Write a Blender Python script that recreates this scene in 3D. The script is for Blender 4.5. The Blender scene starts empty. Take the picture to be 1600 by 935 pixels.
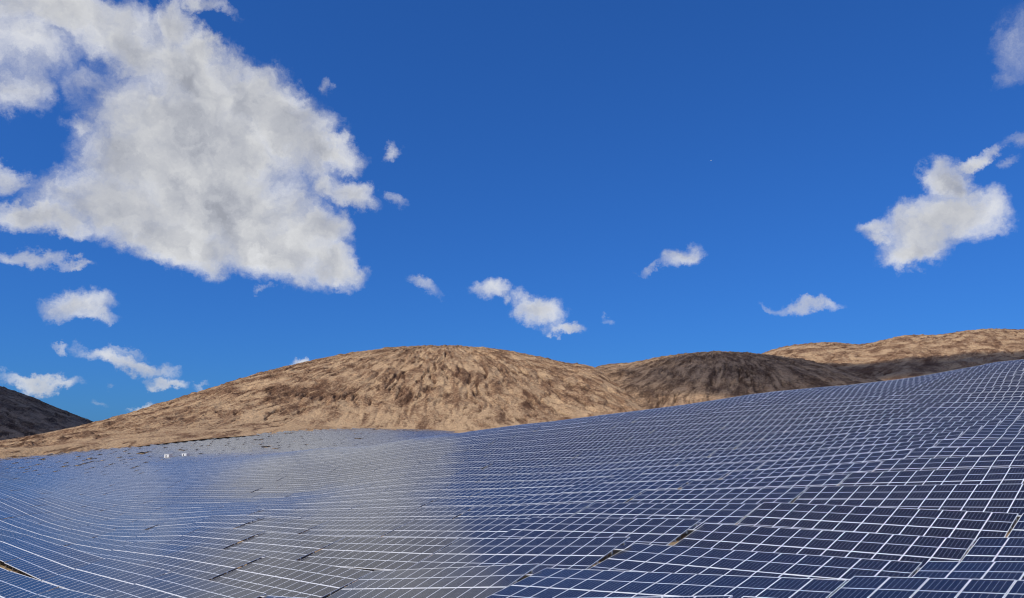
import bpy, math, random
import numpy as np
from mathutils import Vector, Matrix

random.seed(7)
RNG = np.random.default_rng(11)
scene = bpy.context.scene
COL = scene.collection

# ------------------------------------------------------------------ camera
F = 1180.0                      # focal length in pixels of a 1600 px wide frame
PITCH = math.atan((672 - 467.5) / F)
CP, SP = math.cos(PITCH), math.sin(PITCH)
cam_data = bpy.data.cameras.new('camera')
cam_data.sensor_width = 36.0
cam_data.lens = 36.0 * F / 1600.0
cam_data.clip_start = 0.5
cam_data.clip_end = 30000.0
cam = bpy.data.objects.new('camera', cam_data)
COL.objects.link(cam)
cam.rotation_euler = (math.pi / 2 + PITCH, 0, 0)
scene.camera = cam

# ------------------------------------------------------------------ sun, sky, exposure
SUN_AZ, SUN_EL = math.radians(-128), math.radians(42)
SUN = Vector((math.sin(SUN_AZ) * math.cos(SUN_EL), math.cos(SUN_AZ) * math.cos(SUN_EL), math.sin(SUN_EL)))
sun_data = bpy.data.lights.new('sun', 'SUN')
sun_data.energy = 4.2
sun_data.angle = math.radians(0.53)
sun_data.color = (1.0, 0.95, 0.87)
sun = bpy.data.objects.new('sun', sun_data)
COL.objects.link(sun)
sun.rotation_euler = (-SUN).to_track_quat('-Z', 'Y').to_euler()
scene.view_settings.view_transform = 'Standard'
scene.view_settings.look = 'None'
scene.view_settings.exposure = 0.0
scene.view_settings.gamma = 1.0
scene.view_settings.use_curve_mapping = False
scene.cycles.max_bounces = 6
scene.cycles.diffuse_bounces = 2
scene.cycles.glossy_bounces = 3
scene.cycles.volume_bounces = 2
scene.cycles.use_denoising = True
scene.cycles.filter_width = 1.15
scene.cycles.adaptive_threshold = 0.02


def pix_dir(px, py):
    a, c = (px - 800.0) / F, -(py - 467.5) / F
    return np.array([a, CP - SP * c, SP + CP * c])


def pix_azel(px, py):
    d = pix_dir(px, py)
    return math.atan2(d[0], d[1]), math.atan2(d[2], math.hypot(d[0], d[1]))


def project(P):
    P = np.asarray(P, float)
    x, y, z = P[..., 0], P[..., 1], P[..., 2]
    d = CP * y + SP * z
    up = -SP * y + CP * z
    d = np.where(d > 0.1, d, 0.1)
    return 800 + F * x / d, 467.5 - F * up / d, d


class NT:
    """small helper to write node trees"""
    def __init__(self, tree):
        self.t = tree
        self.n = tree.nodes

    def new(self, kind, **kw):
        n = self.n.new(kind)
        for k, v in kw.items():
            setattr(n, k, v)
        return n

    def put(self, sock, v):
        if isinstance(v, bpy.types.NodeSocket):
            self.t.links.new(v, sock)
        elif v is not None:
            sock.default_value = v

    def math(self, op, a, b=None, c=None, clamp=False):
        n = self.new('ShaderNodeMath', operation=op)
        n.use_clamp = clamp
        for s, v in zip(n.inputs, (a, b, c)):
            self.put(s, v)
        return n.outputs[0]

    def vmath(self, op, a, b=None, out=0):
        n = self.new('ShaderNodeVectorMath', operation=op)
        self.put(n.inputs[0], a)
        if b is not None:
            self.put(n.inputs[1] if op != 'SCALE' else n.inputs[3], b)
        return n.outputs[out]

    def noise(self, vec, scale, detail=4, rough=0.5, dist=0.0, out='Fac'):
        n = self.new('ShaderNodeTexNoise')
        if vec is not None:
            self.t.links.new(vec, n.inputs['Vector'])
        n.inputs['Scale'].default_value = scale
        n.inputs['Detail'].default_value = detail
        n.inputs['Roughness'].default_value = rough
        n.inputs['Distortion'].default_value = dist
        return n.outputs[out]

    def mix(self, fac, a, b, blend='MIX'):
        n = self.new('ShaderNodeMix', data_type='RGBA', blend_type=blend)
        n.clamp_factor = True
        self.put(n.inputs[0], fac)
        self.put(n.inputs[6], a if isinstance(a, bpy.types.NodeSocket) else (*a, 1.0)[:4])
        self.put(n.inputs[7], b if isinstance(b, bpy.types.NodeSocket) else (*b, 1.0)[:4])
        return n.outputs[2]

    def smooth(self, x, lo, hi, a=0.0, b=1.0):
        n = self.new('ShaderNodeMapRange', interpolation_type='SMOOTHSTEP')
        self.put(n.inputs[0], x)
        n.inputs[1].default_value, n.inputs[2].default_value = lo, hi
        n.inputs[3].default_value, n.inputs[4].default_value = a, b
        return n.outputs[0]


# clouds by direction: (px, py, half width, half height, tilt degrees, density) measured on the photograph's frame
CLOUDS = [
    # the great cumulus, upper left: a thin ragged part above, the thick body below
    (110, 15, 190, 48, 4, .85), (40, 60, 100, 60, 0, .5), (190, 75, 130, 52, 22, .85), (278, 48, 42, 42, 10, .95), (315, 85, 40, 40, 30, .9),
    (20, 130, 62, 40, 0, .55), (150, 135, 60, 34, 0, .38),
    (300, 130, 130, 70, 25, 1.05), (395, 160, 100, 62, 32, 1.05), (310, 215, 180, 85, 8, 1.15),
    (455, 205, 90, 62, 32, 1.05), (505, 238, 62, 26, 4, .9), (220, 250, 110, 72, 0, 1.0), (135, 200, 40, 22, 0, .5),
    (190, 320, 150, 60, 0, 1.05), (75, 342, 100, 30, 6, .95), (340, 310, 190, 85, 8, 1.15),
    (270, 370, 180, 42, 8, 1.0), (430, 385, 125, 52, 10, 1.05), (515, 412, 58, 30, 12, .95),
    (490, 360, 62, 48, 20, 1.0), (548, 302, 46, 26, 25, .8), (510, 290, 40, 22, 20, .7),
    (10, 275, 30, 24, 0, .55), (612, 240, 22, 16, -50, .20), (618, 312, 22, 16, 20, .22), (508, 138, 18, 16, 50, .18),
    (310, 6, 60, 14, 5, .55), (45, 400, 62, 15, 4, .6), (120, 412, 30, 9, 0, .36),
    # small clouds low on the left
    (125, 488, 58, 26, -4, .72), (150, 505, 40, 14, 0, .6), (208, 572, 66, 15, 5, .66), (262, 597, 36, 9, 2, .5), (52, 596, 58, 12, 7, .66),
    (205, 553, 36, 9, 0, .26), (225, 637, 18, 8, -10, .5), (485, 564, 28, 9, -8, .6), (105, 553, 24, 7, 0, .16),
    (320, 600, 18, 6, 0, .24), (165, 632, 26, 8, 0, .18), (417, 452, 22, 8, 0, .18), (180, 605, 18, 7, 0, .16),
    # small clouds over the middle
    (662, 440, 34, 13, 18, .36), (768, 460, 33, 16, 5, .60), (838, 482, 42, 26, 12, .80), (878, 512, 26, 10, 8, .55),
    (1060, 400, 38, 19, -14, .56), (1010, 425, 28, 9, -20, .2), (1258, 468, 52, 12, 2, .58), (1205, 467, 24, 8, 0, .2),
    (950, 495, 18, 8, 0, .12),
    # clouds on the right
    (1465, 350, 100, 44, -10, 1.0), (1440, 380, 70, 30, -8, .95), (1478, 290, 42, 40, -35, .9), (1522, 252, 42, 13, -28, .7),
    (1370, 358, 36, 15, 0, .55), (1592, 60, 54, 66, 10, .16), (1572, 110, 40, 34, 0, .12), (1600, 215, 40, 22, 0, .34), (1580, 255, 32, 12, 0, .22),
]


def build_world():
    w = bpy.data.worlds.new('World')
    scene.world = w
    w.use_nodes = True
    w.cycles.sampling_method = 'MANUAL'
    w.cycles.sample_map_resolution = 256
    t = NT(w.node_tree)
    t.n.clear()
    out = t.new('ShaderNodeOutputWorld')
    bg = t.new('ShaderNodeBackground')
    bg.inputs['Strength'].default_value = 0.1
    t.put(out.inputs['Surface'], bg.outputs[0])
    sky = t.new('ShaderNodeTexSky', sky_type='NISHITA')
    sky.sun_disc = False
    sky.sun_elevation = SUN_EL
    sky.sun_rotation = SUN_AZ
    sky.altitude = 200
    sky.air_density = 1.0
    sky.dust_density = 0.2
    sky.ozone_density = 2.0
    gam = t.new('ShaderNodeGamma')
    t.put(gam.inputs[0], sky.outputs[0])
    gam.inputs[1].default_value = 0.66
    blue = t.vmath('MULTIPLY', gam.outputs[0], (0.205, 0.715, 1.84))
    # directions as azimuth and elevation
    co = t.new('ShaderNodeTexCoord').outputs['Generated']
    sep = t.new('ShaderNodeSeparateXYZ')
    t.put(sep.inputs[0], t.vmath('NORMALIZE', co))
    x, y, z = sep.outputs
    az = t.math('ARCTAN2', x, y)
    el = t.math('ARCSINE', z)
    cmb = t.new('ShaderNodeCombineXYZ')
    t.put(cmb.inputs[0], az)
    t.put(cmb.inputs[1], el)
    ae = cmb.outputs[0]
    # ragged edges: bend the coordinates before the lumps are laid out
    warp = t.vmath('SUBTRACT', t.noise(ae, 13.0, 6, 0.66, 0.0, 'Color'), (0.5, 0.5, 0.5))
    p = t.vmath('ADD', ae, t.vmath('SCALE', warp, 0.085))
    field = None
    for px, py, hw, hh, tilt, dens in CLOUDS:
        a, e = pix_azel(px, py)
        sa, se = pix_azel(px + hw, py)[0] - pix_azel(px - hw, py)[0], pix_azel(px, py - hh)[1] - pix_azel(px, py + hh)[1]
        m = t.new('ShaderNodeMapping', vector_type='TEXTURE')
        t.put(m.inputs[0], p)
        m.inputs[1].default_value = (a, e, 0)
        m.inputs[2].default_value = (0, 0, math.radians(-tilt))
        m.inputs[3].default_value = (sa / 2 * 1.03, se / 2 * 1.03, 1)
        r2 = t.vmath('DOT_PRODUCT', m.outputs[0], m.outputs[0], out=1)
        b = t.math('MULTIPLY_ADD', r2, -max(dens, 0.62), dens)
        field = b if field is None else t.math('SMOOTH_MAX', field, b, 0.25)
    # the sky goes on round the rest of the horizon: broken cumulus of the same kind
    rest = t.math('SUBTRACT', t.noise(ae, 2.6, 3, 0.5), 0.52)
    rest = t.math('MULTIPLY', rest, 5.0)
    away = t.smooth(t.math('ABSOLUTE', az), 1.0, 1.25)
    high = t.smooth(el, 1.05, 1.25)
    outside = t.math('MAXIMUM', away, high)
    up = t.smooth(el, 0.0, 0.06)
    rest = t.math('MULTIPLY_ADD', t.math('MULTIPLY', outside, up), t.math('ADD', rest, 0.8), -0.8)
    field = t.math('MAXIMUM', field, rest)
    n1 = t.noise(p, 20.0, 7, 0.66)
    n2 = t.noise(ae, 7.0, 3, 0.55)
    d = t.math('MULTIPLY_ADD', t.math('SUBTRACT', n1, 0.5), 1.15, field)
    d = t.math('MULTIPLY_ADD', t.math('SUBTRACT', n2, 0.5), 0.75, d)
    alpha = t.smooth(d, -0.34, 0.98)
    alpha = t.math('MULTIPLY', alpha, 0.96)
    # light and shade inside the cloud: thick cores are greyer, lumps turned to the sun are whiter
    off = t.vmath('ADD', p, (-0.016, 0.020, 0.0))
    rel = t.math('SUBTRACT', n1, t.noise(off, 22.0, 3, 0.5))
    core = t.smooth(d, 0.35, 1.15)
    lum = t.math('MULTIPLY_ADD', core, -0.24, 0.735)
    lum = t.math('MULTIPLY_ADD', rel, 0.62, lum)
    lum = t.math('MULTIPLY_ADD', t.math('SUBTRACT', n2, 0.5), 0.5, lum)
    lum = t.math('MINIMUM', t.math('MAXIMUM', lum, 0.38), 0.80)
    lum = t.math('MULTIPLY', lum, 10.0)
    tone = t.mix(t.smooth(lum, 3.8, 7.0), (0.93, 0.97, 1.08), (0.985, 0.995, 1.01))
    white = t.vmath('SCALE', tone, lum)
    colr = t.mix(alpha, blue, white)
    t.put(bg.inputs['Color'], colr)


build_world()

# ------------------------------------------------------------------ numeric noise
def _hash(ix, iy, seed):
    h = (ix.astype(np.int64) * 374761393 + iy.astype(np.int64) * 668265263 + seed * 1442695041) & 0xFFFFFFFF
    h = ((h ^ (h >> 13)) * 1274126177) & 0xFFFFFFFF
    h = h ^ (h >> 16)
    return (h & 0xFFFF) / 65535.0


def vnoise(x, y, seed=0):
    x, y = np.asarray(x, float), np.asarray(y, float)
    ix, iy = np.floor(x), np.floor(y)
    fx, fy = x - ix, y - iy
    fx, fy = fx * fx * fx * (fx * (fx * 6 - 15) + 10), fy * fy * fy * (fy * (fy * 6 - 15) + 10)
    a, b = _hash(ix, iy, seed), _hash(ix + 1, iy, seed)
    c, d = _hash(ix, iy + 1, seed), _hash(ix + 1, iy + 1, seed)
    return (a + (b - a) * fx) * (1 - fy) + (c + (d - c) * fx) * fy - 0.5


def fbm(x, y, octaves=4, seed=0, gain=0.5, lac=2.03):
    s, amp, tot = 0.0, 1.0, 0.0
    for o in range(octaves):
        s = s + amp * vnoise(x, y, seed + 17 * o)
        tot += amp
        amp *= gain
        x, y = np.asarray(x) * lac + 13.7, np.asarray(y) * lac - 7.1
    return s / tot * 2.0


def sstep(x, a, b):
    q = np.clip((np.asarray(x, float) - a) / (b - a), 0, 1)
    return q * q * (3 - 2 * q)


# ------------------------------------------------------------------ lie of the land
# survey points: place in the frame and distance in metres, measured from the panels' size
SURVEY = [
    (1500, 690, 66), (1500, 665, 80), (1500, 645, 92), (1530, 630, 106), (1530, 590, 133), (1560, 568, 146),
    (1700, 560, 140), (1700, 640, 90),
    (1400, 735, 54), (1400, 715, 60), (1200, 745, 62.6), (1200, 734, 67), (1200, 718, 76), (1200, 690, 92), (1200, 640, 126), (1200, 615, 156),
    (950, 764, 67), (950, 752, 75), (950, 739, 85), (950, 722, 98), (950, 690, 120), (950, 665, 137), (950, 652, 155),
    (750, 925, 32), (800, 788, 66), (800, 766, 80), (800, 745, 97), (800, 700, 137), (800, 666, 176),
    (650, 912, 36), (650, 858, 46), (650, 822, 57), (650, 784, 80), (650, 748, 112), (650, 705, 165), (650, 684, 205),
    (500, 935, 38), (500, 858, 52), (500, 818, 72), (460, 778, 132), (500, 720, 205), (500, 699, 270),
    (330, 930, 40), (330, 850, 62), (330, 815, 80), (330, 798, 110), (330, 760, 180), (330, 726, 285), (330, 718, 330),
    (150, 930, 40), (150, 900, 50), (150, 850, 80), (150, 815, 122), (150, 780, 190), (150, 745, 300), (150, 735, 345),
    (0, 930, 44), (0, 890, 54), (0, 850, 70), (0, 800, 115), (0, 765, 170), (0, 748, 260), (0, 738, 330),
    (-150, 930, 50), (-150, 850, 80), (-150, 790, 130), (-150, 745, 220), (-150, 735, 330),
    # far field below the hill
    (0, 725, 400), (0, 708, 520), (0, 702, 600), (150, 716, 430), (150, 692, 570), (150, 688, 640), (300, 716, 400), (300, 700, 490), (300, 676, 610), (300, 673, 680),
    (-150, 725, 400), (-150, 716, 560), (420, 700, 480), (420, 667, 640), (420, 665, 700), (550, 712, 380), (550, 690, 490), (550, 667, 640), (550, 666, 700),
    (680, 700, 400), (680, 673, 600), (680, 671, 700),
    # behind the crest on the right the land falls away
    (800, 684, 240), (800, 692, 420), (800, 676, 640), (950, 672, 240), (950, 690, 420), (950, 680, 640), (1200, 640, 240), (1200, 680, 420), (1200, 685, 640),
    (1560, 610, 240), (1560, 670, 420), (1560, 685, 640), (1750, 600, 240), (1750, 670, 420), (1750, 685, 640), (650, 706, 280),
]


# upper edges of the nearest seven rows, read along three lines of the frame
EDGES = {1680: (896, 882, 857, 818, 761, 732, 711), 1600: (898, 881, 852, 811, 760, 733, 712), 1400: (902, 880, 843, 796, 762), 1200: (905, 868, 828, 787), 950: (883, 846, 812, 786), 800: (880, 844, 815)}
A_ROW = math.radians(47)
NV = np.array([math.sin(A_ROW), math.cos(A_ROW)])        # uphill across the rows
UV = np.array([math.cos(A_ROW), -math.sin(A_ROW)])       # along the rows, to the right and nearer


class Spline:
    def __init__(self):
        pts = []
        for px, py, zc in SURVEY:
            d = pix_dir(px, py) * zc
            pts.append((d[0] / d[1] * 3.0, math.log(d[1]) * 1.15, d[2] / d[1]))
        for px, ys in EDGES.items():
            for k, py in enumerate(ys):
                d = pix_dir(px, py)
                d = d * ((23.6 + 6.0 * k) / (d[0] * NV[0] + d[1] * NV[1]))
                d = d - np.array([NV[0] * 2.05, NV[1] * 2.05, 0.50])
                pts.append((d[0] / d[1] * 3.0, math.log(d[1]) * 1.15, d[2] / d[1]))
        P = np.array(pts)
        self.c = P[:, :2]
        n = len(P)
        K = self.k(self.c[:, None, :] - self.c[None, :, :]) + np.eye(n) * 0.04
        A = np.zeros((n + 3, n + 3))
        A[:n, :n] = K
        A[:n, n] = A[n, :n] = 1
        A[:n, n + 1:] = self.c
        A[n + 1:, :n] = self.c.T
        b = np.zeros(n + 3)
        b[:n] = P[:, 2]
        self.w = np.linalg.solve(A, b)

    @staticmethod
    def k(d):
        r2 = (d ** 2).sum(-1) + 1e-12
        return 0.5 * r2 * np.log(r2)

    def __call__(self, tt, yy):
        q = np.stack([np.clip(tt, -0.95, 0.95) * 3.0, np.log(np.clip(yy, 17, 720)) * 1.15], -1)
        n = len(self.c)
        out = np.empty(q.shape[:-1])
        flat, res = q.reshape(-1, 2), out.reshape(-1)
        for i in range(0, len(flat), 20000):
            s = flat[i:i + 20000]
            res[i:i + 20000] = self.k(s[:, None, :] - self.c[None]) @ self.w[:n] + self.w[n] + s @ self.w[n + 1:]
        return res.reshape(q.shape[:-1])


SPL = Spline()
TABLE_H = 1.30


def surf(x, y):
    """height of the sheet in which the middles of the solar tables lie"""
    x, y = np.asarray(x, float), np.asarray(y, float)
    r = np.hypot(x, y) + 1e-6
    ye = np.maximum(np.maximum(y, 0.70 * r), 17.0)
    tt = np.where(y > 0.02 * r, x / np.maximum(y, 0.02 * r), np.sign(x) * 5)
    e = SPL(tt, ye)
    return e * np.minimum(np.maximum(y, 0.7 * r), 720.0).clip(17.0)


def ground_h(x, y):
    x, y = np.asarray(x, float), np.asarray(y, float)
    r = np.hypot(x, y) + 1e-6
    front = surf(x, y) - TABLE_H
    w = sstep(y / r, -0.25, 0.35) * sstep(r, 5.0, 20.0)
    back = -1.75 - 4.0 * sstep(r, 8, 60) - 14 * sstep(r, 100, 1500)
    h = front * w + back * (1 - w)
    far = sstep(r, 720, 1500)
    return h * (1 - far) + far * (-20.0)


# ------------------------------------------------------------------ materials
MATS = {}


def material(name):
    m = bpy.data.materials.new(name)
    m.use_nodes = True
    t = NT(m.node_tree)
    b = m.node_tree.nodes['Principled BSDF']
    MATS[name] = m
    return m, t, b


def mat_earth(name, sand, rock, dark, attr=True):
    m, t, b = material(name)
    co = t.new('ShaderNodeNewGeometry').outputs['Position']
    n1 = t.noise(co, 0.022, 4, 0.6)
    n2 = t.noise(co, 0.11, 5, 0.65)
    n3 = t.noise(co, 0.55, 7, 0.78)
    n4 = t.noise(co, 0.20, 5, 0.7)
    if attr:
        a = t.new('ShaderNodeAttribute', attribute_name='rock').outputs['Fac']
    else:
        a = t.math('MULTIPLY', n2, 0.6)

    def plus(x, n, k):
        return t.math('MULTIPLY_ADD', t.math('SUBTRACT', n, 0.5), k, x)
    k = plus(plus(plus(plus(t.math('MULTIPLY_ADD', a, 0.60, 0.16), n1, 0.40), n2, 0.35), n3, 2.2), n4, 0.55)
    ramp = t.new('ShaderNodeValToRGB')
    t.put(ramp.inputs[0], k)
    el = ramp.color_ramp.elements
    el[0].position, el[0].color = 0.02, (*[min(1, q * 1.25) for q in sand], 1)
    el[1].position, el[1].color = 0.95, (*dark, 1)
    for pos, colr in ((0.30, sand), (0.55, rock), (0.74, [0.5 * (p + q) for p, q in zip(rock, dark)])):
        e = el.new(pos)
        e.color = (*colr, 1)
    c = ramp.outputs[0]
    n5 = t.noise(co, 0.17, 4, 0.6)
    c = t.mix(t.math('MULTIPLY', t.smooth(t.math('MULTIPLY_ADD', a, 0.12, n5), 0.665, 0.70), 0.6), c, dark)
    if attr:
        sc = t.new('ShaderNodeAttribute', attribute_name='scar').outputs['Fac']
        c = t.mix(t.math('MULTIPLY', sc, t.smooth(n3, 0.30, 0.55, 0.45, 0.95)), c, dark)
    c = t.mix(t.math('MULTIPLY', t.smooth(n2, 0.5, 0.75), 0.35), c, t.mix(1.0, c, (1.12, 0.92, 0.78), 'MULTIPLY'))
    t.put(b.inputs['Base Color'], c)
    b.inputs['Roughness'].default_value = 0.95
    b.inputs['Specular IOR Level'].default_value = 0.1
    bump = t.new('ShaderNodeBump')
    bump.inputs['Strength'].default_value = 0.9
    bump.inputs['Distance'].default_value = 2.2
    t.put(bump.inputs['Height'], t.noise(co, 0.30, 8, 0.72))
    t.put(b.inputs['Normal'], bump.outputs[0])
    return m


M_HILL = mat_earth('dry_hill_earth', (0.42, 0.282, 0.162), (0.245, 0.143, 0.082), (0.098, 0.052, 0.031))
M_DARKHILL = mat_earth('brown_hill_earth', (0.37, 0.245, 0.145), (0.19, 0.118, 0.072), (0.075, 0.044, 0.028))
M_GROUND = mat_earth('sandy_ground', (0.45, 0.325, 0.195), (0.35, 0.24, 0.14), (0.20, 0.13, 0.08), attr=False)


def mat_metal(name, col, rough, metallic):
    m, t, b = material(name)
    co = t.new('ShaderNodeTexCoord').outputs['Object']
    n = t.noise(co, 9.0, 4, 0.6)
    t.put(b.inputs['Base Color'], t.mix(n, tuple(q * 0.90 for q in col), tuple(min(1, q * 1.08) for q in col)))
    b.inputs['Roughness'].default_value = rough
    b.inputs['Metallic'].default_value = metallic
    return m


M_FRAME = mat_metal('anodised_aluminium', (0.80, 0.805, 0.82), 0.45, 0.0)
M_STEEL = mat_metal('galvanised_steel', (0.50, 0.51, 0.52), 0.5, 0.6)
M_BACK = mat_metal('white_backsheet', (0.55, 0.55, 0.55), 0.7, 0.0)
M_WHITE = mat_metal('white_paint', (0.80, 0.80, 0.79), 0.6, 0.0)
M_DOOR = mat_metal('dark_door_paint', (0.045, 0.047, 0.05), 0.5, 0.0)
M_GREYROOF = mat_metal('grey_roof_paint', (0.62, 0.62, 0.61), 0.6, 0.0)


def mat_cells(name, far):
    """solar cells behind glass: 6 columns, two halves of 12 half-cells with a white seam between them"""
    m, t, b = material(name)
    uv = t.new('ShaderNodeUVMap').outputs[0]
    sep = t.new('ShaderNodeSeparateXYZ')
    t.put(sep.inputs[0], uv)
    u, v = sep.outputs[0], sep.outputs[1]

    def line(c, count, half):
        q = t.math('FRACT', t.math('MULTIPLY', c, float(count)))
        q = t.math('ABSOLUTE', t.math('SUBTRACT', q, 0.5))
        return t.smooth(q, 0.5 - half * 1.25, 0.5 - half * 0.75)
    cols = line(u, 6, 0.017)
    rows = line(v, 24, 0.012)
    seam = t.math('ABSOLUTE', t.math('SUBTRACT', t.math('FRACT', v), 0.5))
    seam = t.smooth(seam, 0.0115, 0.0140, 1.0, 0.0)
    lines = t.math('MAXIMUM', t.math('MULTIPLY', cols, 0.62), t.math('MULTIPLY', rows, 0.32))
    lines = t.math('MAXIMUM', lines, seam)
    rnd = t.new('ShaderNodeObjectInfo').outputs['Random']
    co = t.new('ShaderNodeNewGeometry').outputs['Position']
    var = t.noise(co, 1.6, 2, 0.5)
    if far:
        wn = t.new('ShaderNodeTexWhiteNoise', noise_dimensions='2D')
        t.put(wn.inputs[0], t.vmath('FLOOR', uv))
        rnd = wn.outputs[0]
    k = t.math('ADD', t.math('MULTIPLY', rnd, 0.6), t.math('MULTIPLY', var, 0.4))
    cell = t.mix(k, (0.0095, 0.0062, 0.0068), (0.0085, 0.0068, 0.0125))
    c = t.mix(lines, cell, (0.72, 0.74, 0.78))
    if far:
        fu = t.math('ABSOLUTE', t.math('SUBTRACT', t.math('FRACT', u), 0.5))
        fv = t.math('ABSOLUTE', t.math('SUBTRACT', t.math('FRACT', v), 0.5))
        rim = t.math('MAXIMUM', t.smooth(fu, 0.468, 0.474), t.smooth(fv, 0.474, 0.479))
        c = t.mix(rim, c, (0.80, 0.805, 0.82))
    # a film of dust
    dust = t.noise(co, 0.7, 5, 0.6)
    c = t.mix(t.math('MULTIPLY', t.smooth(dust, 0.3, 0.8), t.math('MULTIPLY_ADD', rnd, 0.022, 0.003)), c, (0.45, 0.38, 0.31))
    t.put(b.inputs['Base Color'], c)
    b.inputs['Roughness'].default_value = 0.18
    b.inputs['IOR'].default_value = 1.46
    return m


M_CELLS = mat_cells('solar_cells', False)
M_CELLS_FAR = mat_cells('distant_solar_cells', True)


# ------------------------------------------------------------------ mesh helpers
def mesh_from(name, verts, faces, mats, face_mats=None, uvs=None, smooth=False):
    me = bpy.data.meshes.new(name)
    me.from_pydata([tuple(v) for v in verts], [], faces)
    for m in mats:
        me.materials.append(m)
    if face_mats is not None:
        me.polygons.foreach_set('material_index', np.asarray(face_mats, np.int32))
    if uvs is not None:
        lay = me.uv_layers.new(name='UVMap')
        lay.data.foreach_set('uv', np.asarray(uvs, np.float32).ravel())
    if smooth:
        me.polygons.foreach_set('use_smooth', np.ones(len(me.polygons), bool))
    me.update()
    return me


def grid_mesh(name, X, Y, Z, mat, attr=None, scar=None, wrap=False):
    R, C = X.shape
    me = bpy.data.meshes.new(name)
    co = np.stack([X, Y, Z], -1).reshape(-1, 3).astype(np.float32)
    i = np.arange(R * C).reshape(R, C)
    if wrap:
        i = np.concatenate([i, i[:, :1]], 1)
    q = np.stack([i[:-1, :-1], i[:-1, 1:], i[1:, 1:], i[1:, :-1]], -1).reshape(-1, 4)
    me.vertices.add(len(co))
    me.vertices.foreach_set('co', co.ravel())
    me.loops.add(q.size)
    me.loops.foreach_set('vertex_index', q.ravel().astype(np.int32))
    me.polygons.add(len(q))
    me.polygons.foreach_set('loop_start', np.arange(0, q.size, 4, dtype=np.int32))
    me.polygons.foreach_set('use_smooth', np.ones(len(q), bool))
    me.update()
    me.validate()
    me.materials.append(mat)
    if attr is not None:
        a = me.attributes.new('rock', 'FLOAT', 'POINT')
        a.data.foreach_set('value', attr.reshape(-1).astype(np.float32))
        a = me.attributes.new('scar', 'FLOAT', 'POINT')
        a.data.foreach_set('value', scar.reshape(-1).astype(np.float32))
    return me


def add(name, me, parent=None, matrix=None):
    o = bpy.data.objects.new(name, me)
    COL.objects.link(o)
    if parent is not None:
        o.parent = parent
    if matrix is not None:
        o.matrix_basis = matrix
    return o


def tag(o, label=None, cat=None, group=None, kind=None):
    if label:
        o['label'] = label
    if cat:
        o['category'] = cat
    if group:
        o['group'] = group
    if kind:
        o['kind'] = kind
    return o


class MB:
    """collects boxes into one mesh"""
    def __init__(self):
        self.v, self.f, self.m = [], [], []

    def box(self, lo, hi, mi=0):
        (x0, y0, z0), (x1, y1, z1) = lo, hi
        k = len(self.v)
        self.v += [(x0, y0, z0), (x1, y0, z0), (x1, y1, z0), (x0, y1, z0), (x0, y0, z1), (x1, y0, z1), (x1, y1, z1), (x0, y1, z1)]
        for q in ((0, 3, 2, 1), (4, 5, 6, 7), (0, 1, 5, 4), (1, 2, 6, 5), (2, 3, 7, 6), (3, 0, 4, 7)):
            self.f.append(tuple(k + j for j in q))
            self.m.append(mi)
        return self

    def mesh(self, name, *mats):
        return mesh_from(name, self.v, self.f, mats, self.m)


# ------------------------------------------------------------------ the ground sheet
def build_ground():
    az = np.concatenate([np.radians(np.linspace(-46, 46, 420)), np.radians(np.linspace(46, 314, 90)[1:-1])])
    r = np.concatenate([np.linspace(2.0, 16, 12), np.geomspace(17, 760, 300), np.geomspace(790, 9000, 30)])
    A, R = np.meshgrid(az, r)
    X, Y = R * np.sin(A), R * np.cos(A)
    Z = ground_h(X, Y)
    Z = Z + 0.10 * fbm(X * 0.5, Y * 0.5, 3, 5) * sstep(R, 20, 40) + 0.25 * fbm(X * 0.06, Y * 0.06, 3, 9) * sstep(R, 20, 60)
    Z = Z - 3.0 * sstep(R, 640, 760) * (np.abs(A) < 0.75)
    Z[0] = Z[0].mean()
    o = add('ground', grid_mesh('ground', X, Y, Z, M_GROUND, wrap=True))
    tag(o, kind='structure')


build_ground()


# ------------------------------------------------------------------ hills
def interp_px(table, px):
    t = np.array(table, float)
    x = t[:, 0]
    out = []
    for c in range(1, t.shape[1]):
        # smooth (Catmull-Rom like) interpolation through the points
        y = t[:, c]
        m = np.gradient(y, x)
        i = np.clip(np.searchsorted(x, px) - 1, 0, len(x) - 2)
        h = x[i + 1] - x[i]
        s = np.clip((px - x[i]) / h, 0, 1)
        out.append((2 * s**3 - 3 * s**2 + 1) * y[i] + (s**3 - 2 * s**2 + s) * h * m[i] + (-2 * s**3 + 3 * s**2) * y[i + 1] + (s**3 - s**2) * h * m[i + 1])
    return out


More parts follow.
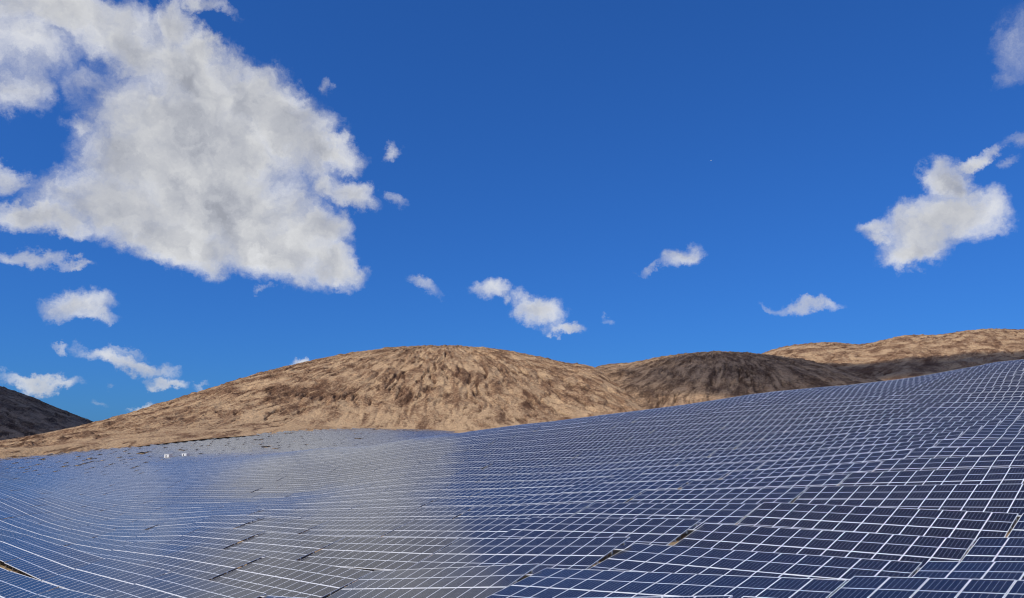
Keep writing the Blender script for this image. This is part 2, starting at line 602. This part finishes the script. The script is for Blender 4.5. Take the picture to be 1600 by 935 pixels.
def build_hill(name, table, r_back, cols, rows_front, mat, amp, seed, summit, power=1.0, base_drop=6.0, label=None):
    """table rows: column in the frame, skyline row, distance of the crest, distance of the foot, row of the foot"""
    px = np.linspace(table[0][0], table[-1][0], cols)
    sky, rc, rf, foot = interp_px(table, px)
    az = np.arctan2((px - 800) / F, CP - SP * (-(sky - 467.5) / F))
    el_s = np.array([math.tan(pix_azel(a, b)[1]) for a, b in zip(px, sky)])
    el_f = np.array([math.tan(pix_azel(a, b)[1]) for a, b in zip(px, foot)])
    hc, hf = el_s * rc, el_f * rf
    tau = np.concatenate([np.linspace(-0.12, 1.0, rows_front), 1.0 + np.linspace(0, 1, 30)[1:] ** 1.3])[:, None]
    r = np.where(tau <= 1, rf + (rc - rf) * tau, rc + (r_back - rc) * (tau - 1))
    s = np.clip(tau, 0, 1)
    prof = np.sin(s * math.pi / 2) ** power
    h = np.where(tau <= 1, hf + (hc - hf) * prof, hc - (hc - hf + 40) * (np.clip(tau - 1, 0, 1)) ** 1.6)
    h = h - base_drop * sstep(-tau, 0.0, 0.12)
    X, Y = r * np.sin(az), r * np.cos(az)
    # gullies run down from the summit
    sx, sy = summit
    dx, dy = X - sx, Y - sy
    rho, th = np.hypot(dx, dy) + 1, np.arctan2(dx, dy)
    wob = fbm(X * 0.012, Y * 0.012, 3, seed + 3)
    g1 = 1 - np.abs(fbm(th * 9 + wob * 1.0, rho * 0.010 + 3, 3, seed + 11)) * 2.2
    g2 = 1 - np.abs(fbm(th * 24 + wob * 2.0, rho * 0.022, 3, seed + 21)) * 2.2
    g3 = fbm(th * 60 + wob * 3, rho * 0.05, 3, seed + 31)
    rough = fbm(X * 0.05, Y * 0.05, 5, seed + 41, 0.6)
    fine = fbm(X * 0.22, Y * 0.22, 4, seed + 51, 0.6)
    crags = np.maximum(0, fbm(X * 0.085, Y * 0.085, 4, seed + 61, 0.55) - 0.18)
    # erosion scars: short, crisp, running downhill
    g4 = fbm(th * 95 + wob * 4, rho * 0.055, 3, seed + 71, 0.6)
    scar = sstep(g4 + 0.55 * rough + 0.35 * (g2 - 0.5), 0.36, 0.46) * (0.45 + 0.55 * sstep(fbm(X * 0.02, Y * 0.02, 2, seed + 81), -0.25, 0.2))
    fade = sstep(tau, -0.02, 0.10)
    edge = 1 - 0.72 * sstep(s, 0.86, 1.0)
    relief = amp * (-1.1 * np.maximum(0, g1 - 0.55) * 3.4 - np.maximum(0, g2 - 0.5) * 2.6 + 1.1 * g3 + 1.1 * rough + 0.85 * fine + 3.0 * crags - 1.6 * scar)
    h = h + relief * fade * edge * np.where(s < 0.12, 0.55, 1)
    rock = 0.46 + 0.55 * g3 + 0.55 * rough + 0.5 * crags + 0.35 * (g2 - 0.5) - 0.30 * (1 - sstep(s, 0.02, 0.16)) * (1 + 0.8 * rough)
    o = add(name, grid_mesh(name, X, Y, h, mat, np.clip(rock, 0, 1), scar))
    tag(o, label, kind='structure')
    return o


MAIN = [(-260, 742, 700, 560, 752), (-120, 716, 730, 560, 728), (0, 690, 760, 570, 705), (75, 676, 800, 585, 698), (150, 660, 860, 600, 691), (250, 632, 930, 620, 680), (350, 602, 985, 640, 671),
        (450, 575, 1020, 655, 667), (550, 555, 1040, 660, 667), (620, 547, 1050, 655, 669), (690, 544, 1050, 645, 672), (760, 548, 1045, 640, 674), (830, 559, 1030, 640, 676),
        (880, 569, 1010, 640, 678), (930, 577, 980, 640, 680), (965, 598, 930, 640, 682), (1000, 622, 880, 640, 684), (1050, 652, 830, 640, 686), (1120, 678, 800, 640, 690)]
SECOND = [(800, 668, 900, 660, 690), (860, 622, 960, 670, 690), (900, 594, 1010, 680, 688), (930, 577, 1040, 690, 686), (980, 570, 1060, 690, 684), (1040, 560, 1060, 690, 682), (1100, 553, 1050, 690, 680),
          (1150, 553, 1040, 690, 680), (1200, 557, 1020, 690, 680), (1260, 566, 1000, 690, 680), (1330, 582, 970, 690, 682), (1400, 602, 930, 690, 684), (1480, 630, 880, 690, 686), (1560, 660, 840, 690, 688)]
RIGHT = [(1080, 600, 1560, 1150, 640), (1150, 572, 1600, 1150, 630), (1205, 551, 1650, 1150, 620), (1250, 542, 1680, 1150, 615), (1300, 539.5, 1680, 1150, 612), (1350, 542, 1660, 1150, 610), (1380, 536, 1680, 1150, 606),
         (1410, 530, 1700, 1150, 604), (1470, 528, 1720, 1150, 602), (1530, 520, 1740, 1150, 600), (1600, 521, 1740, 1150, 600), (1700, 526, 1740, 1150, 600), (1800, 540, 1740, 1150, 600)]
LEFT = [(-320, 470, 1500, 980, 690), (-200, 525, 1480, 980, 690), (-100, 567, 1460, 980, 690), (0, 605, 1440, 980, 690), (50, 622, 1420, 980, 690), (100, 642, 1400, 980, 690), (150, 660, 1380, 980, 690), (200, 676, 1360, 980, 690), (260, 690, 1350, 980, 694)]


def spot(px, r):
    a = math.atan2((px - 800) / F, 1.0)
    return (r * math.sin(a), r * math.cos(a))


build_hill('hill', MAIN, 1700, 1000, 300, M_HILL, 1.0, 3, spot(700, 1050), 1.0, label='broad dry brown hill rising in the middle behind the panels')
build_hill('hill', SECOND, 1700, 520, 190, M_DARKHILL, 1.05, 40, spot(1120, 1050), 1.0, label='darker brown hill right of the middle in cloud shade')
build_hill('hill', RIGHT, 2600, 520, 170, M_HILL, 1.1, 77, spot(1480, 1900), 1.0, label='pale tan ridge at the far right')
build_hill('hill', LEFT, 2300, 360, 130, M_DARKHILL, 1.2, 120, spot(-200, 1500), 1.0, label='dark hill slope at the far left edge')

# ------------------------------------------------------------------ solar tables
COLS, MW, ML, GAPM = 12, 1.04, 2.09, 0.02
TL = COLS * MW + (COLS - 1) * GAPM
TD = 2 * ML + GAPM
PITCH_ROW, PERIOD = 6.0, TL + 0.17
LIPX, LIPY, FH = 0.020, 0.032, 0.040

# panel: laminate with cells, and its frame
bot, top = 0.004, FH - 0.003
hx, hy = MW / 2, ML / 2
ix, iy = hx - LIPX, hy - LIPY
lam_v = [(-ix, -iy, bot), (ix, -iy, bot), (ix, iy, bot), (-ix, iy, bot), (-ix, -iy, top), (ix, -iy, top), (ix, iy, top), (-ix, iy, top)]
lam_f = [(4, 5, 6, 7), (3, 2, 1, 0)]
lam_uv = [(0, 0), (1, 0), (1, 1), (0, 1)] * 2
fr_v = []
for z_, (a_, b_) in ((0, (hx, hy)), (FH, (hx, hy)), (FH, (ix, iy)), (0, (ix, iy))):
    fr_v += [(-a_, -b_, z_), (a_, -b_, z_), (a_, b_, z_), (-a_, b_, z_)]
fr_f = []
for s_ in range(3):
    for j_ in range(4):
        k_ = (j_ + 1) % 4
        fr_f.append((s_ * 4 + j_, s_ * 4 + k_, (s_ + 1) * 4 + k_, (s_ + 1) * 4 + j_))
LAM = mesh_from('panel_laminate', lam_v, lam_f, [M_CELLS, M_BACK], [0, 1], lam_uv)
FRAME = mesh_from('panel_frame', fr_v, fr_f, [M_FRAME])
PANEL = mesh_from('panel', lam_v + fr_v, lam_f + [tuple(8 + q for q in f) for f in fr_f], [M_CELLS, M_BACK, M_FRAME], [0, 1] + [2] * len(fr_f),
                  lam_uv + [(0, 0)] * (4 * len(fr_f)))
RAIL = MB().box((-TL / 2 - 0.04, -0.04, -0.12), (TL / 2 + 0.04, 0.04, -0.004)).mesh('rail', M_STEEL)
POST = MB().box((-0.05, -0.035, -1), (0.05, 0.035, 0)).mesh('post', M_STEEL)
POSTS = [(x, y) for x in np.linspace(-TL / 2 + 0.9, TL / 2 - 0.9, 5) for y in (-1.25, 1.25)]
sf = MB()
for y_ in (-1.55, -0.55, 0.55, 1.55):
    sf.box((-TL / 2 - 0.04, y_ - 0.04, -0.12), (TL / 2 + 0.04, y_ + 0.04, -0.004))
for x_, y_ in POSTS:
    sf.box((x_ - 0.05, y_ - 0.035, -(1.9 if y_ > 0 else 1.3)), (x_ + 0.05, y_ + 0.035, -0.121))
SUPPORT = sf.mesh('support_frame', M_STEEL)
SLOTS = [(-TL / 2 + MW / 2 + c * (MW + GAPM), (-1 if r_ == 0 else 1) * (ML + GAPM) / 2) for r_ in range(2) for c in range(COLS)]

FAR_LIMIT = [(-300, 545), (0, 560), (150, 590), (300, 632), (420, 655), (550, 655), (650, 640), (700, 640), (760, 230), (1000, 185), (1300, 178), (1700, 172)]
STATIONS = [(263, 425), (290, 425)]


def station_xy(px, d):
    q = pix_dir(px, 712)
    return q[0] / q[1] * d, d


def survey_tables():
    rows = []
    for k in range(-4, 130):
        n = 21.55 + PITCH_ROW * k
        phase = -10.4 + 0.04 * k + random.uniform(-0.10, 0.10)
        for j in range(-75, 8):
            s = phase + PERIOD * (j + 0.5)
            c = NV * n + UV * s
            if c[1] < 12 or abs(c[0]) > 0.80 * c[1] + 14:
                continue
            rows.append((k, j, c[0], c[1]))
    T = np.array(rows)
    x, y = T[:, 2], T[:, 3]
    e = TL / 2
    hl, hr = surf(x - UV[0] * e, y - UV[1] * e), surf(x + UV[0] * e, y + UV[1] * e)
    ha, hb = surf(x - NV[0] * 5, y - NV[1] * 5), surf(x + NV[0] * 5, y + NV[1] * 5)
    hm = surf(x, y)
    z = 0.5 * hm + 0.25 * (hl + hr)
    roll = np.arctan2(hr - hl, 2 * e)
    slope = np.degrees(np.arctan2(hb - ha, 10.0))
    px, py, d = project(np.stack([x, y, z], -1))
    lim = np.interp(px, [a for a, b in FAR_LIMIT], [b for a, b in FAR_LIMIT])
    keep = d < lim + RNG.normal(0, 3, len(d))
    for sp_, sd in STATIONS:
        sx, sy = station_xy(sp_, sd)
        du, dn = (x - sx) * UV[0] + (y - sy) * UV[1], (x - sx) * NV[0] + (y - sy) * NV[1]
        keep &= ~((np.abs(du) < 9.0) & (np.abs(dn) < 4.6))
    # what the crest of the land hides
    el = (z + 1.1) / np.hypot(x, y)
    hid = np.zeros(len(x), bool)
    for q in np.concatenate([np.linspace(0.2, 0.94, 38)]):
        hid |= (surf(x * q, y * q) - 0.3) / (np.hypot(x, y) * q) > el
    keep &= ~(hid & (d > 60))
    far = sstep(d, 250, 420)
    keep &= ~((far > 0.3) & (RNG.random(len(x)) < 0.012))
    tilt = np.radians(11.8 + slope * 0.92 + RNG.normal(0, 1, len(x)) * (0.24 + 0.9 * far))
    roll = roll + np.radians(RNG.normal(0, 0.13, len(x)))
    z = z + RNG.normal(0, 1, len(x)) * (0.02 + 0.16 * far)
    # places at the left where a row stands clear of the one before it
    K = T[:, 0]
    for wx, wy, x1, rise in ((25, 880, 92, 0.1), (12, 808, 50, 0.4), (38, 773, 72, 0.6), (100, 768, 135, 0.4)):
        foot = project(np.stack([x - NV[0] * 2, y - NV[1] * 2, z - 0.5], -1))
        i = np.argmin(np.hypot(foot[0] - wx, (foot[1] - wy) * 2) + 1e6 * ~keep)
        own = (K == K[i]) & (px < 400)
        el_, er_ = project(np.stack([x - UV[0] * e, y - UV[1] * e, z], -1))[0], project(np.stack([x + UV[0] * e, y + UV[1] * e, z], -1))[0]
        up_l, up_r = np.clip((x1 - el_) / x1, 0, 1.2) * rise, np.clip((x1 - er_) / x1, 0, 1.2) * rise
        z = z + np.where(own, 0.5 * (up_l + up_r), 0)
        roll = roll - np.where(own, (up_l - up_r) / (2 * e), 0)
    return [dict(k=int(T[i, 0]), j=int(T[i, 1]), x=x[i], y=y[i], z=z[i], roll=roll[i], tilt=tilt[i], px=px[i], py=py[i], d=d[i]) for i in np.nonzero(keep)[0]]


def table_matrix(t):
    u = Vector((UV[0] * math.cos(t['roll']), UV[1] * math.cos(t['roll']), math.sin(t['roll'])))
    v = Vector((NV[0] * math.cos(t['tilt']), NV[1] * math.cos(t['tilt']), math.sin(t['tilt'])))
    v = (v - u * v.dot(u)).normalized()
    n = u.cross(v)
    return Matrix(((u.x, v.x, n.x, t['x']), (u.y, v.y, n.y, t['y']), (u.z, v.z, n.z, t['z']), (0, 0, 0, 1)))


ONES = ['', 'first', 'second', 'third', 'fourth', 'fifth', 'sixth', 'seventh', 'eighth', 'ninth', 'tenth', 'eleventh', 'twelfth', 'thirteenth',
        'fourteenth', 'fifteenth', 'sixteenth', 'seventeenth', 'eighteenth', 'nineteenth']
TENS = {20: 'twent', 30: 'thirt', 40: 'fort', 50: 'fift', 60: 'sixt', 70: 'sevent', 80: 'eight', 90: 'ninet'}


def ordinal(n):
    if n < 20:
        return ONES[n]
    t = TENS[n // 10 * 10]
    return t + 'ieth' if n % 10 == 0 else t + 'y-' + ONES[n % 10]


def build_tables():
    tabs = survey_tables()
    for t in tabs:
        t['M'] = table_matrix(t)
        cs = [t['M'] @ Vector((a * TL / 2, b * TD / 2, 0)) for a, b in ((-1, -1), (1, -1), (1, 1), (-1, 1))]
        qx, qy, qd = project(np.array([tuple(c) for c in cs]))
        t['inside'] = qx.max() > 12 and qx.min() < 1588 and qy.min() < 928 and qy.max() > 0
        xs, ys = np.clip(qx, 0, 1600), np.clip(qy, 0, 935)
        t['area'] = 0.5 * abs(sum(xs[i] * ys[(i + 1) % 4] - xs[(i + 1) % 4] * ys[i] for i in range(4)))
        t['right'] = qx.max()
        if t['area'] < 60 and t['d'] < 80:
            t['inside'] = False
    seen = sorted([t for t in tabs if t['inside']], key=lambda t: -t['area'])
    near = seen[:298]
    ids = {id(t) for t in near}
    rest = [t for t in tabs if id(t) not in ids]
    print('tables', len(tabs), 'seen', len(seen), 'near', len(near), 'farthest near', max(t['d'] for t in near))
    # row and place of each table, counted as one sees them
    order = {k: i + 1 for i, k in enumerate(sorted({t['k'] for t in seen}))}
    place = {}
    for k in order:
        for i, t in enumerate(sorted([t for t in seen if t['k'] == k], key=lambda t: -t['j'])):
            place[id(t)] = i + 1
    near.sort(key=lambda t: t['d'])
    for idx, t in enumerate(near):
        look = 'pale blue' if t['px'] < 260 else ('grey glinting' if t['px'] < 620 else 'dark navy')
        root = bpy.data.objects.new('solar_table', None)
        COL.objects.link(root)
        root.empty_display_size = 0.5
        M = t['M']
        base = Matrix.Translation((0, 0, -TABLE_H))
        root.matrix_basis = base @ M
        inv = (base @ M).inverted() @ M
        tag(root, '%s solar table, %s row from bottom left corner, %s from row\'s right end' % (look, ordinal(order[t['k']]), ordinal(place[id(t)])),
            'solar table', 'rows of tilted solar tables across the slope')
        close = idx < 60
        for x, y in SLOTS:
            mt = inv @ Matrix.Translation((x, y, random.uniform(-0.003, 0.003))) @ Matrix.Rotation(random.gauss(0, 0.0022), 4, 'X') @ Matrix.Rotation(random.gauss(0, 0.0022), 4, 'Y')
            p = add('solar_panel', LAM if close else PANEL, root, mt)
            if close:
                add('frame', FRAME, p)
        if close:
            for y in (-1.55, -0.55, 0.55, 1.55):
                add('rail', RAIL, root, inv @ Matrix.Translation((0, y, 0)))
            Mi = (base @ M).inverted()
            for x, y in POSTS:
                w = M @ Vector((x, y, -0.13))
                ln = max(0.5, w.z - float(ground_h(w.x, w.y)) + 0.35)
                add('post', POST, root, Mi @ Matrix.Translation(w) @ Matrix.Rotation(-A_ROW, 4, 'Z') @ Matrix.Diagonal((1, 1, ln, 1)))
        else:
            add('support_frame', SUPPORT, root, inv)
    # the rest, too many and too small to single out
    V, Fc, Mi_, U = [], [], [], []
    for t in rest:
        M = t['M']
        m3, tr = np.array(M.to_3x3()), np.array(M.translation)

        def put(pts, faces, mats, uvs):
            b = len(V)
            V.extend((np.array(pts) @ m3.T + tr).tolist())
            for f, mi, uv in zip(faces, mats, uvs):
                Fc.append(tuple(b + q for q in f))
                Mi_.append(mi)
                U.extend(uv)
        a, b_ = TL / 2, TD / 2
        o_ = random.randint(0, 400)
        put([(-a, -b_, 0), (a, -b_, 0), (a, b_, 0), (-a, b_, 0), (-a, -b_, FH), (a, -b_, FH), (a, b_, FH), (-a, b_, FH)],
            [(0, 3, 2, 1), (4, 5, 6, 7), (0, 1, 5, 4), (1, 2, 6, 5), (2, 3, 7, 6), (3, 0, 4, 7)], [1, 0, 2, 2, 2, 2],
            [[(0, 0)] * 4, [(o_ * 12, 0), (o_ * 12 + 12, 0), (o_ * 12 + 12, 2), (o_ * 12, 2)]] + [[(0, 0)] * 4] * 4)
        if t['d'] < 330:
            for x, y in POSTS[::2] + POSTS[1::2]:
                e = 0.05
                L = -1.9 if y > 0 else -1.3
                put([(x - e, y - e, L), (x + e, y - e, L), (x + e, y + e, L), (x - e, y + e, L), (x - e, y - e, 0), (x + e, y - e, 0), (x + e, y + e, 0), (x - e, y + e, 0)],
                    [(0, 1, 5, 4), (1, 2, 6, 5), (2, 3, 7, 6), (3, 0, 4, 7)], [3] * 4, [[(0, 0)] * 4] * 4)
    me = mesh_from('distant_solar_tables', V, Fc, [M_CELLS_FAR, M_BACK, M_FRAME, M_STEEL], Mi_, U)
    o = add('distant_solar_tables', me)
    tag(o, 'mass of distant solar tables covering the far valley below the hill', 'solar tables', kind='stuff')


build_tables()


# ------------------------------------------------------------------ white cabins among the far tables
def build_station(px, d, label):
    x, y = station_xy(px, d)
    z = float(ground_h(x, y))
    root = bpy.data.objects.new('transformer_cabin', None)
    COL.objects.link(root)
    root.location = (x, y, z)
    root.rotation_euler = (0, 0, math.radians(-22))
    tag(root, label, 'cabin', 'white cabins among the panels')
    h = 2.75
    add('base', MB().box((-1.75, -1.25, -1.2), (1.75, 1.25, 0.3)).mesh('base', M_GREYROOF), root)
    add('wall', MB().box((-1.65, -1.15, 0.3), (1.65, 1.15, h)).mesh('wall', M_WHITE), root)
    add('roof', MB().box((-1.8, -1.3, h), (1.8, 1.3, h + 0.12)).mesh('roof', M_WHITE), root)
    door = add('door', MB().box((-0.75, -1.19, 0.4), (-0.05, -1.152, h - 0.35)).mesh('door', M_DOOR), root)
    add('handle', MB().box((-0.16, -1.23, 1.3), (-0.12, -1.192, 1.5)).mesh('handle', M_STEEL), door)
    for i in range(5):
        add('vent_slat', MB().box((0.65, -1.185, h - 1.2 + i * 0.16), (1.3, -1.152, h - 1.11 + i * 0.16)).mesh('vent_slat', M_GREYROOF), root)


build_station(*STATIONS[0], 'small white cabin among the far panels, left one of two')
build_station(*STATIONS[1], 'small white cabin among the far panels, right one of two')


# ------------------------------------------------------------------ a bird high over the valley
def build_bird():
    d = pix_dir(1111, 251)
    p = Vector(d / np.linalg.norm(d) * 330.0)
    # wing span 1.3 m: sections from tip to tip (x, y lead, y trail, z, thickness)
    st = [(-0.65, -0.10, -0.14, 0.05, 0.006), (-0.42, 0.06, -0.10, 0.12, 0.014), (-0.20, 0.13, -0.09, 0.10, 0.022), (-0.07, 0.13, -0.13, 0.03, 0.06),
          (0.07, 0.13, -0.13, 0.03, 0.06), (0.20, 0.13, -0.09, 0.10, 0.022), (0.42, 0.06, -0.10, 0.12, 0.014), (0.65, -0.10, -0.14, 0.05, 0.006)]
    v, f = [], []
    for x, a, b, z, th in st:
        v += [(x, a, z), (x, (a + b) / 2, z + th), (x, b, z), (x, (a + b) / 2, z - th)]
    for i in range(len(st) - 1):
        for j in range(4):
            q = (j + 1) % 4
            f.append((i * 4 + j, i * 4 + q, i * 4 + 4 + q, i * 4 + 4 + j))
    f += [(3, 2, 1, 0), (28, 29, 30, 31)]
    k = len(v)
    body = [(-0.34, 0.012), (-0.24, 0.05), (-0.05, 0.075), (0.12, 0.07), (0.22, 0.045), (0.28, 0.04), (0.33, 0.02), (0.38, 0.005)]
    for y, r in body:
        v += [(r * math.cos(a), y, 0.03 + r * math.sin(a)) for a in np.linspace(0, 2 * math.pi, 8, endpoint=False)]
    for i in range(len(body) - 1):
        for j in range(8):
            q = (j + 1) % 8
            f.append((k + i * 8 + j, k + i * 8 + q, k + i * 8 + 8 + q, k + i * 8 + 8 + j))
    o = add('bird', mesh_from('bird', v, f, [M_WHITE], smooth=True))
    o.location = p
    o.rotation_euler = (math.radians(18), math.radians(-24), math.radians(35))
    tag(o, 'tiny white bird gliding in the clear blue sky', 'bird')


build_bird()


# ------------------------------------------------------------------ clouds overhead, behind the camera, that shade the hills
def build_cloud(px, r, height, half_u, half_n, turn, seed, deep=38.0, alt=900.0):
    az = math.atan2((px - 800) / F, 1.0)
    P = Vector((r * math.sin(az), r * math.cos(az), height))
    q = (alt - P.z) / SUN.z
    c = P + SUN * q
    n_u, n_v = 48, 24
    v, f = [], []
    for i in range(n_v + 1):
        ph = math.pi * i / n_v
        for j in range(n_u):
            th = 2 * math.pi * j / n_u
            d = Vector((math.sin(ph) * math.cos(th), math.sin(ph) * math.sin(th), math.cos(ph)))
            w = 1 + 0.34 * float(fbm(d.x * 2.2 + seed * 3 + d.z, d.y * 2.2 + d.z * 1.3, 4, seed)) + 0.10 * float(fbm(d.x * 8 + d.z * 3, d.y * 8 + seed, 2, seed + 5))
            v.append((d.x * half_u * w, d.y * half_n * w, d.z * deep * w))
    for i in range(n_v):
        for j in range(n_u):
            k = (j + 1) % n_u
            f.append((i * n_u + j, (i + 1) * n_u + j, (i + 1) * n_u + k, i * n_u + k))
    o = add('cloud', mesh_from('cloud', v, f, [M_CLOUD], smooth=True))
    o.location = c
    o.rotation_euler = (0, 0, math.radians(turn))
    tag(o, kind='structure')


M_CLOUD, _t, _b = material('cloud_droplets')
_t.n.remove(_b)
_vol = _t.new('ShaderNodeVolumeScatter')
_vol.inputs['Color'].default_value = (0.99, 0.99, 0.99, 1)
_vol.inputs['Density'].default_value = 0.021
_t.put(_t.n['Material Output'].inputs['Volume'], _vol.outputs[0])
build_cloud(1285, 890, 60, 225, 175, -14, 3, 30)
build_cloud(20, 1230, 20, 360, 270, 20, 8, 75)
build_cloud(1450, 1260, 80, 300, 70, -20, 14, 55)
